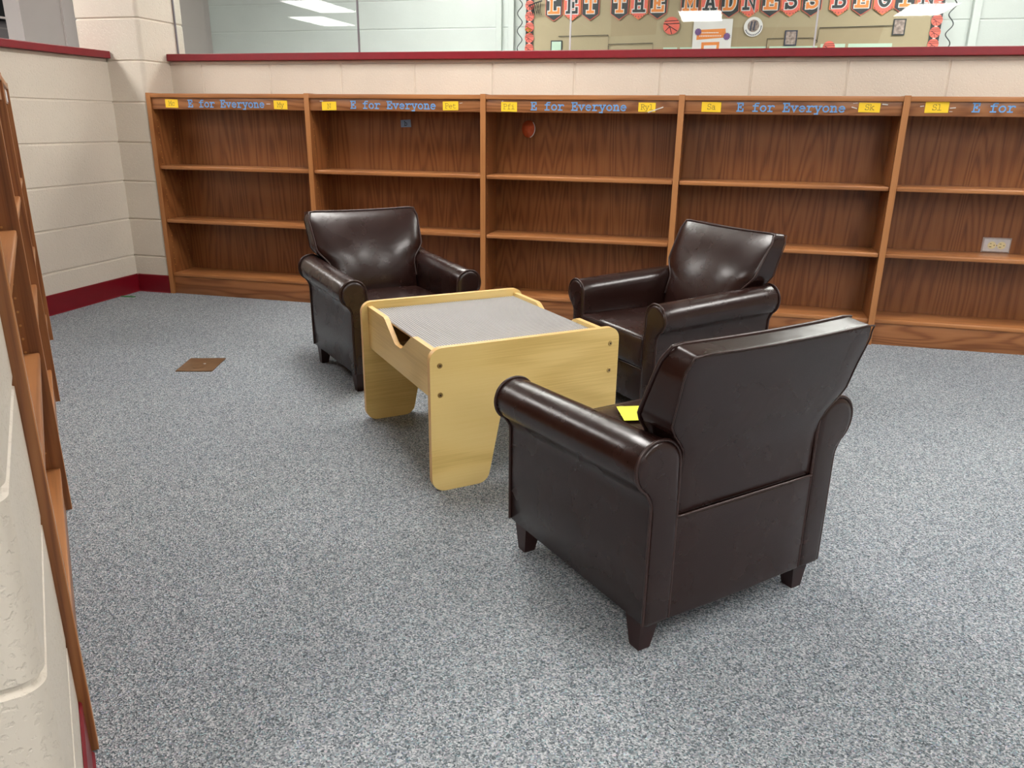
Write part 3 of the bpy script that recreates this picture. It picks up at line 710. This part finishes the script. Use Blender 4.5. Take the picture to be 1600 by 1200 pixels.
for x in (.027, TL-.029):
    for z in (.351, .272):
        mb = MB(); mb.cyl((x, -.0001, z), .0075, .0018, SCREWM, 'y', 16, r2=.006); mb.cyl((x, -.0018, z), .0028, .0003, DARK, 'y', 6); mb.build('screw', tb, 30)

# ------------------------------------------------------------ armchairs
AD = .476
def lerp(a, b, t): return a+(b-a)*t
def sm(a, b, x): t = max(0, min(1, (x-a)/(b-a))); return t*t*(3-2*t)
def arm_profile(sx):
    p = [(.178,.072),(.178,.20),(.1782,.30),(.1785,.345)] + \
        [(.2275+.0478*cos(radians(a)), .3745+.0478*sin(radians(a))) for a in range(170, -61, -10)] + \
        [(.2435,.322),(.2375,.310),(.2362,.295),(.236,.20),(.235,.072),(.231,.068),(.182,.068)]
    return [(sx*x, z) for x, z in p]
def armchair(label, x, y, heading):
    t = thing('armchair', label, 'armchair', (x, y, 0), heading-pi/2, 'small brown leather armchairs around the play table')
    def tilt(yy, z): return z + (-.012*yy/.238)*sm(.2, .38, z)      # arms drop slightly to the front
    for sx in (1, -1):
        pr = arm_profile(sx); n = len(pr); cx = sum(a for a, b in pr)/n; cz = sum(b for a, b in pr)/n
        mb = MB(); vs = []; fs = []
        ys = [(-AD/2-.004, .72), (-AD/2-.003, .90), (-AD/2+.001, .975), (-AD/2+.005, 1)] + \
             [(-AD/2+AD*k/8, 1) for k in range(1, 8)] + [(AD/2-.005, 1), (AD/2-.001, .975), (AD/2+.003, .90), (AD/2+.004, .72)]
        for yy, s in ys:
            for a, b in pr:
                if s < 1:      # shrink toward the spine of the panel rather than a point
                    k = (1-s)*.16; czz = min(max(b, .10), .375); cxx = sx*.2275 if b > .33 else sx*.207
                    aa = a + (cxx-a)*(1-s); bb = b + (czz-b)*(1-s)
                else:
                    w = 0
                    if .10 < b < .29 and abs(a) > .22: w = .004*sin(pi*(b-.09)/.21)*sin(pi*(yy+AD/2)/AD)
                    aa = a + sx*w; bb = b
                vs.append((aa, yy, tilt(yy, bb)))
        m_ = len(ys)
        for j in range(m_-1):
            for i in range(n): fs.append((j*n+i, j*n+(i+1) % n, (j+1)*n+(i+1) % n, (j+1)*n+i))
        fs += [tuple(range(n)), tuple(range((m_-1)*n, m_*n))]
        mb.add(vs, fs, LEATHER); arm = mb.build('armrest', t, 50)
        for yy in (-AD/2+.001, AD/2-.001):
            mb = MB()
            q = [(a, yy, tilt(yy, b)) for a, b in pr[:-2]]
            q = [(a+(sx*.0012 if abs(a) > .2275 else -sx*.0012), yy, z + (.0012 if z > .38 else 0)) for a, yy, z in q]
            mb.tube(q, .0032, PIPE, 8)
            mb.build('piping', arm, 60)
    # seat
    def crown(px, py, pz):
        if pz > .29: pz += .010*(1-(px/.18)**2)*max(0, 1-((py-.03)/.24)**2)
        if py > .22: py += .006*(1-((pz-.245)/.06)**2)
        return px, py, pz
    mb = MB(); soft(mb, (0, .028, .2425), (.1772, .216, .0535), .012, LEATHER, 10, 3, crown); seat = mb.build('seat_cushion', t, 60)
    mb = MB(); mb.tube([(-.172, .236, .291)] + [(xx, crown(xx, .241, .25)[1]-.003, .2935) for xx in [-.165+.033*k for k in range(11)]] + [(.172, .236, .291)], .0028, PIPE, 8)
    mb.build('piping', seat, 60)
    mb = MB(); soft(mb, (0, .002, .128), (.1772, .236, .060), .006, LEATHER, 4, 2); mb.build('seat_rail', t, 60)
    # backrest
    Z0, Z1 = .279, .598
    def hw(z):
        w = lerp(.1755, .2225, sm(.395, .470, z)) + .0075*sm(.47, .6, z)
        return w
    def rear(z): return -.2365 if z < .36 else lerp(-.2365, -.2895, ((z-.36)/(.586-.36))**1.25)
    def front(z):
        t = (z-.30)/.301
        return -.116 - .070*t - .057*t*t
    def bk(px, py, pz):
        ty = (py+.03)/.06         # 0 rear, 1 front
        fz = pz + (.006*(ty-.5)*sm(.5, .59, pz))
        y0, y1 = rear(pz), front(pz)
        u = px/.2; v = (pz-Z0)/(Z1-Z0)
        bul = 0
        if ty > .8: bul = .031*max(0, 1-u**4)**.8*max(0, sin(pi*min(1, max(0, v))))**.6 - .006*math.exp(-((v-.5)/.3)**2)*cos(pi*u)*cos(pi*u)*(1 if abs(u) < .5 else 0)
        if ty < .1: bul = -.006*(1-u*u)*sin(pi*min(1, max(0, v)))
        cr = 1 - .075*max(0, (pz-.560)/.038)**2.2
        sag = -.004*(1-u*u)*sm(.55, .6, pz)
        return px/.2*hw(pz)*cr, lerp(y0, y1, ty)+bul, fz+sag
    mb = MB(); soft(mb, (0, 0, (Z0+Z1)/2), (.2, .03, (Z1-Z0)/2), .006, LEATHER, 14, 3, bk); back = mb.build('backrest', t, 60)
    def outline(ty, out):
        pts = []
        zs = [Z0+.06+(Z1-.012-Z0-.06)*k/14 for k in range(15)]
        yy = -.03+.06*ty
        def S(sx, z): q = bk(sx*.2, yy, z); return q
        L = [S(-1, z) for z in zs]; Rr = [S(1, z) for z in reversed(zs)]
        T = []
        for k in range(13):
            px = -.186+.372*k/12; q = bk(px, yy, Z1); T.append((q[0], q[1]-(.0 if ty < .5 else bk(px, yy, Z1)[1]-lerp(rear(Z1), front(Z1), 1)), q[2]))
        c1 = ((L[-1][0]*.98+T[0][0]*.02), T[0][1], (L[-1][2]+T[0][2])/2+.0035)
        c2 = (-c1[0], c1[1], c1[2])
        return L + [c1] + T + [c2] + Rr
    mb = MB(); mb.tube([(a, b+.001, c) for a, b, c in outline(1.0, 0)], .0034, PIPE, 8)
    mb.build('piping', back, 60)
    mb = MB(); mb.tube([(a, b-.0005, c) for a, b, c in outline(0.02, 0)], .0016, PIPE, 6); mb.build('seam', back, 60)
    # lower back panel
    mb = MB(); soft(mb, (0, -.225, .1735), (.1772, .014, .1055), .004, LEATHER, 6, 2, lambda a, b, c: (a, b-(.003*(1-(a/.18)**2) if b < -.23 else 0), c))
    lb = mb.build('lower_back_panel', t, 60)
    mb = MB(); mb.tube([(-.176, -.239, .2805)] + [(-.17+.034*k, -.2415, .2815) for k in range(11)] + [(.176, -.239, .2805)], .0026, PIPE, 8); mb.build('piping', lb, 60)
    for sx in (-1, 1):
        for sy in (-1, 1):
            mb = MB(); cx, cy = sx*.212, sy*.205
            def sq(cx, cy, h, z): return [(cx-h, cy-h, z), (cx+h, cy-h, z), (cx+h, cy+h, z), (cx-h, cy+h, z)]
            vs = sq(cx-sx*.002, cy-sy*.002, .0135, 0) + sq(cx-sx*.006, cy-sy*.004, .0225, .0675)
            mb.add(vs, [(3,2,1,0),(4,5,6,7)] + [(i, (i+1) % 4, 4+(i+1) % 4, 4+i) for i in range(4)], LEG)
            mb.build('leg', t)
    return t
armchair('brown leather armchair nearest the camera, seen from behind', 2.888, -2.163, 2.363)
armchair('brown leather armchair left of the play table, in front of the bookcases', 1.743, -.949, -.774)
armchair('brown leather armchair at the far right of the play table, facing left', 2.818, -1.001, -2.395)
# yellow paper on the nearest seat
mb = MB(); q = [(2.766,-2.002),(2.842,-1.972),(2.864,-2.062),(2.795,-2.088)]
mb.prism(q, .3095, .3102, NEON, 'z'); o = mb.build('sheet_of_paper'); tag(o, 'neon yellow sheet lying on the seat of the nearest armchair', 'paper')

# ------------------------------------------------------------ hall notice board and what hangs on it
BY = 2.5
t = thing('notice_board', 'large tan paper-covered notice board on the hall wall', 'notice board', (2.85, BY+.02, 1.1))
mb = MB(); mb.box(-1.40, 1.42, 0, .028, -.2, .88, KRAFT); mb.build('board', t)
mb = MB(); mb.prism([(-.78,.45),(-.45,.46),(-.44,.66),(-.78,.66)], -.0008, -.0002, KRAFT2); mb.build('paper_patch', t)
mb = MB(); mb.prism([(.0,.30),(1.05,.33),(1.08,.49),(0,.50)], -.0008, -.0002, KRAFT2); mb.build('paper_patch', t)
words = 'LETTHEMADNESSBEGIN'
xs = [1.641,1.778,1.914,2.128,2.268,2.405,2.629,2.767,2.904,3.039,3.18,3.312,3.45,3.628,3.771,3.908,4.038,4.175]
dk = [1,0,1,1,0,1,1,0,1,0,1,0,1,0,1,0,1,0]
bn = thing('pennant_banner', 'row of black and coral pennants spelling LET THE MADNESS BEGIN', 'banner', (0, BY, 0))
for ch, x, d in zip(words, xs, dk):
    h = .060; zt_, zs_, zp = 1.86, 1.703, 1.664
    mb = MB(); e = .004
    mb.prism([(x-h-e, zt_+e),(x-h-e, zs_-e*.3),(x, zp-e*1.2),(x+h+e, zs_-e*.3),(x+h+e, zt_+e)], .0100, .0108, CORAL if d else ORG2)
    if d:
        mb.prism([(x-h, zt_),(x-h, zs_),(x, zp),(x+h, zs_),(x+h, zt_)], .0088, .0098, CHAR)
    else:
        mb.prism([(x-h, zt_),(x-h, zs_),(x, zp),(x+h, zs_),(x+h, zt_)], .0088, .0098, CORAL)
        for k in range(9):
            a = pi+pi*k/8; mb.cyl((x+.056*cos(a)*.97, .0086, zs_+.004+.028*sin(a)), .0035, .0004, CHAR, 'y', 6)
    p = mb.build('pennant', bn)
    mb = MB(); cap = .094
    write(mb, ch, x-.042, 1.717, cap, .030, OFFW, .0076, .0008); write(mb, ch, x-.042, 1.717, cap, .0185, ORG2 if d else CHAR, .0062, .0008)
    mb.build('letter', p)
mb = MB(); mb.tube([(1.50, .012, 1.868), (2.9, .012, 1.862), (4.25, .012, 1.868)], .0015, CHAR, 6); mb.build('string', bn)
def ball(mb, x, z, r, y, m=CORAL):
    mb.cyl((x, y, z), r, .0012, m, 'y', 24)
    w = r*.045
    def line(p):
        for a, b in zip(p, p[1:]):
            d = Vector((b[0]-a[0], b[1]-a[1])).normalized(); q = Vector((-d.y, d.x))*w
            mb.prism([(a[0]+q.x,a[1]+q.y),(a[0]-q.x,a[1]-q.y),(b[0]-q.x,b[1]-q.y),(b[0]+q.x,b[1]+q.y)], y-.0016, y-.0012, INKB)
    line([(x-r*.97, z+r*.2), (x+r*.97, z+r*.25)]); line([(x-r*.7, z+r*.2), (x+r*.75, z-r*.62)])
    line([(x-r*.7, z-.6*r), (x-r*.2, z-.1*r), (x+.1*r, z-r*.95)]); line([(x-r*.85, z+.5*r), (x+.8*r, z+.58*r)])
for lb, x0, x1 in (('strip of coral basketballs edging the notice board at left', 1.424, 1.490), ('strip of coral basketballs edging the notice board at right', 4.218, 4.288)):
    t = thing('basketball_strip', lb, 'border strip', (0, BY, 0), 0, 'basketball border strips')
    mb = MB(); mb.box(x0+.004, x1-.004, .012, .016, 1.0, 1.95, CHAR); mb.build('backing', t)
    z = 1.03
    while z < 1.94:
        mb = MB(); ball(mb, (x0+x1)/2, z, .0345, .010); mb.build('basketball', t)
        mb = MB(); mb.cyl(((x0+x1)/2, .0115, z+.037), .010, .0012, OFFW, 'y', 4); mb.build('star', t); z += .074
# hoop cutout
t = thing('paper_hoop', 'black paper basketball hoop and net at the board\'s top left corner', 'decoration', (0, BY-.012, 0))
mb = MB(); mb.tube([(1.455,0,1.765),(1.50,0,1.782),(1.555,0,1.797)], .005, CHAR, 6); mb.build('rim', t)
mb = MB()
for i in range(6):
    a = 1.465+.016*i; mb.tube([(a,.001,1.77+.005*i),(a+.022 if a < 1.52 else a-.01,.001,1.71)], .0016, INKB, 5); 
    mb.tube([(a,.001,1.77+.005*i),(a-.004,.001,1.73),(a+.006,.001,1.70)], .0016, INKB, 5)
mb.build('net', t)
# hanging curly streamers
def streamer(x, z1, lb, side):
    mb = MB(); p = []
    for k in range(60):
        q = k/59; z = z1-.42*q; p.append((x+side*.018*sin(q*22)+side*.006, BY-.02-.012*cos(q*22), z))
    mb.tube(p, .0034, CHAR, 6); o = mb.build('curly_streamer', smooth=60); tag(o, lb, 'streamer')
streamer(1.395, 1.86, 'black curly streamer hanging left of the board', -1)
streamer(4.325, 1.86, 'black curly streamer hanging right of the board', 1)
mb = MB(); mb.tube([(1.43,BY-.01,1.60),(1.45,BY-.014,1.615),(1.47,BY-.01,1.60),(1.45,BY-.012,1.585)], .006, GOLD, 6)
o = mb.build('gold_foil_bow', smooth=60); tag(o, 'small gold foil bow on the left basketball strip', 'bow')
def card(name, lb, cat, x0, x1, z0, z1, m, frame=None, inner=()):
    t = thing(name, lb, cat, (0, BY, 0))
    mb = MB(); mb.box(x0, x1, .012, .0165, z0, z1, frame or m); mb.build('sheet' if not frame else 'frame', t)
    if frame:
        e = .008; mb = MB(); mb.box(x0+e, x1-e, .0108, .0118, z0+e, z1-e, m); mb.build('picture', t)
    return t
t = thing('basketball_cutout', 'large coral paper basketball cutout pinned right of the word THE', 'decoration', (0, BY, 0))
mb = MB(); ball(mb, 2.508, 1.616, .058, .010); mb.build('basketball', t)
t = thing('basketball_cutout', 'small coral paper basketball cutout low on the board', 'decoration', (0, BY, 0))
mb = MB(); ball(mb, 3.594, 1.462, .040, .010); mb.build('basketball', t)
t = card('poster', 'white poster with orange title box and two purple bursts', 'poster', 2.665, 2.935, 1.30, 1.654, OFFW)
mb = MB(); mb.prism([(2.692,1.520),(2.896,1.534),(2.888,1.592),(2.692,1.585)], .0106, .0116, ORG2); mb.build('title_box', t)
mb = MB()
for zz, ww in ((1.566,.13),(1.545,.16)):
    for k in range(int(ww/.012)):
        mb.box(2.79-ww/2+.012*k, 2.79-ww/2+.012*k+.008, .0101, .0105, zz-.004, zz+.003, OFFW)
mb.build('lettering', t)
for cx, cz in ((2.700,1.572),(2.902,1.540)):
    mb = MB(); pts = []
    for k in range(24):
        a = 2*pi*k/24; r = .026 if k % 2 else .020; pts.append((cx+r*cos(a), cz+r*sin(a)))
    mb.prism(pts, .0092, .0100, PURPLE); mb.build('burst', t)
mb = MB()
mb.prism([(2.729,1.36),(2.729,1.503),(2.854,1.505),(2.854,1.36)], .0106, .0116, ORG2)
mb.prism([(2.748,1.36),(2.748,1.482),(2.836,1.484),(2.836,1.36)], .0098, .0104, OFFW); mb.build('orange_frame', t)
t = thing('round_badge', 'round white badge with dark figures and lettering ring', 'badge', (0, BY, 0))
mb = MB(); mb.cyl((3.077, .012, 1.600), .064, .0012, OFFW, 'y', 32); mb.build('disc', t)
mb = MB(); mb.cyl((3.077, .0106, 1.606), .040, .0008, PICT, 'y', 24)
for dx in (-.016, .006): mb.prism([(3.077+dx-.008,1.575),(3.077+dx+.002,1.575),(3.077+dx+.008,1.635),(3.077+dx-.002,1.635)], .0092, .0097, NAVY)
for k in range(14):
    a = radians(-160+k*12+6); mb.box(3.077+.053*cos(a)-.003, 3.077+.053*cos(a)+.003, .0102, .0107, 1.6+.053*sin(a)-.005, 1.6+.053*sin(a)+.005, NAVY)
mb.build('print', t)
card('framed_picture', 'small navy framed picture right of the round badge', 'picture', 3.295, 3.378, 1.475, 1.574, PICT, NAVY)
card('framed_picture', 'small picture at the right end of the string line', 'picture', 3.987, 4.066, 1.533, 1.635, PICT, CHAR)
card('framed_picture', 'small green and white picture low at the board\'s left end', 'picture', 1.623, 1.710, 1.41, 1.528, MINT, CHAR)
def lines(lb, pts):
    mb = MB(); mb.tube([(a, BY+.012, b) for a, b in pts], .0024, INKB, 6); o = mb.build('string_line'); tag(o, lb, 'string')
lines('thin black bracket line left of the coral basketball', [(1.68,1.556),(2.054,1.560),(2.057,1.497),(2.384,1.502),(2.387,1.41)])
lines('short black bracket line dropping below the first step', [(2.057,1.490),(2.060,1.41)])
lines('thin black bracket line left of the navy framed picture', [(3.178,1.42),(3.180,1.522),(3.290,1.523)])
lines('thin black bracket line right of the navy framed picture', [(3.382,1.523),(3.481,1.524),(3.517,1.500)])
lines('thin black bracket line running to the right picture', [(3.512,1.49),(3.519,1.587),(3.984,1.594)])
for i, (a, b) in enumerate(((2.46, 2.56), (2.58, 3.18), (3.20, 3.52), (3.54, 3.70), (3.72, 4.0))):
    t = thing('mint_card', ['narrow mint card low on the board under the coral basketball', 'widest mint card low on the board behind the poster', 'mint card low on the board under the navy framed picture',
      'mint card low on the board behind the small basketball', 'rightmost mint card low on the board'][i], 'card', (0, BY, 0), 0, 'mint cards low on the board')
    mb = MB(); mb.box(a, b, .0172, .0188, 1.30, 1.472 + (.012 if i > 2 else 0), MINT); mb.build('card', t)
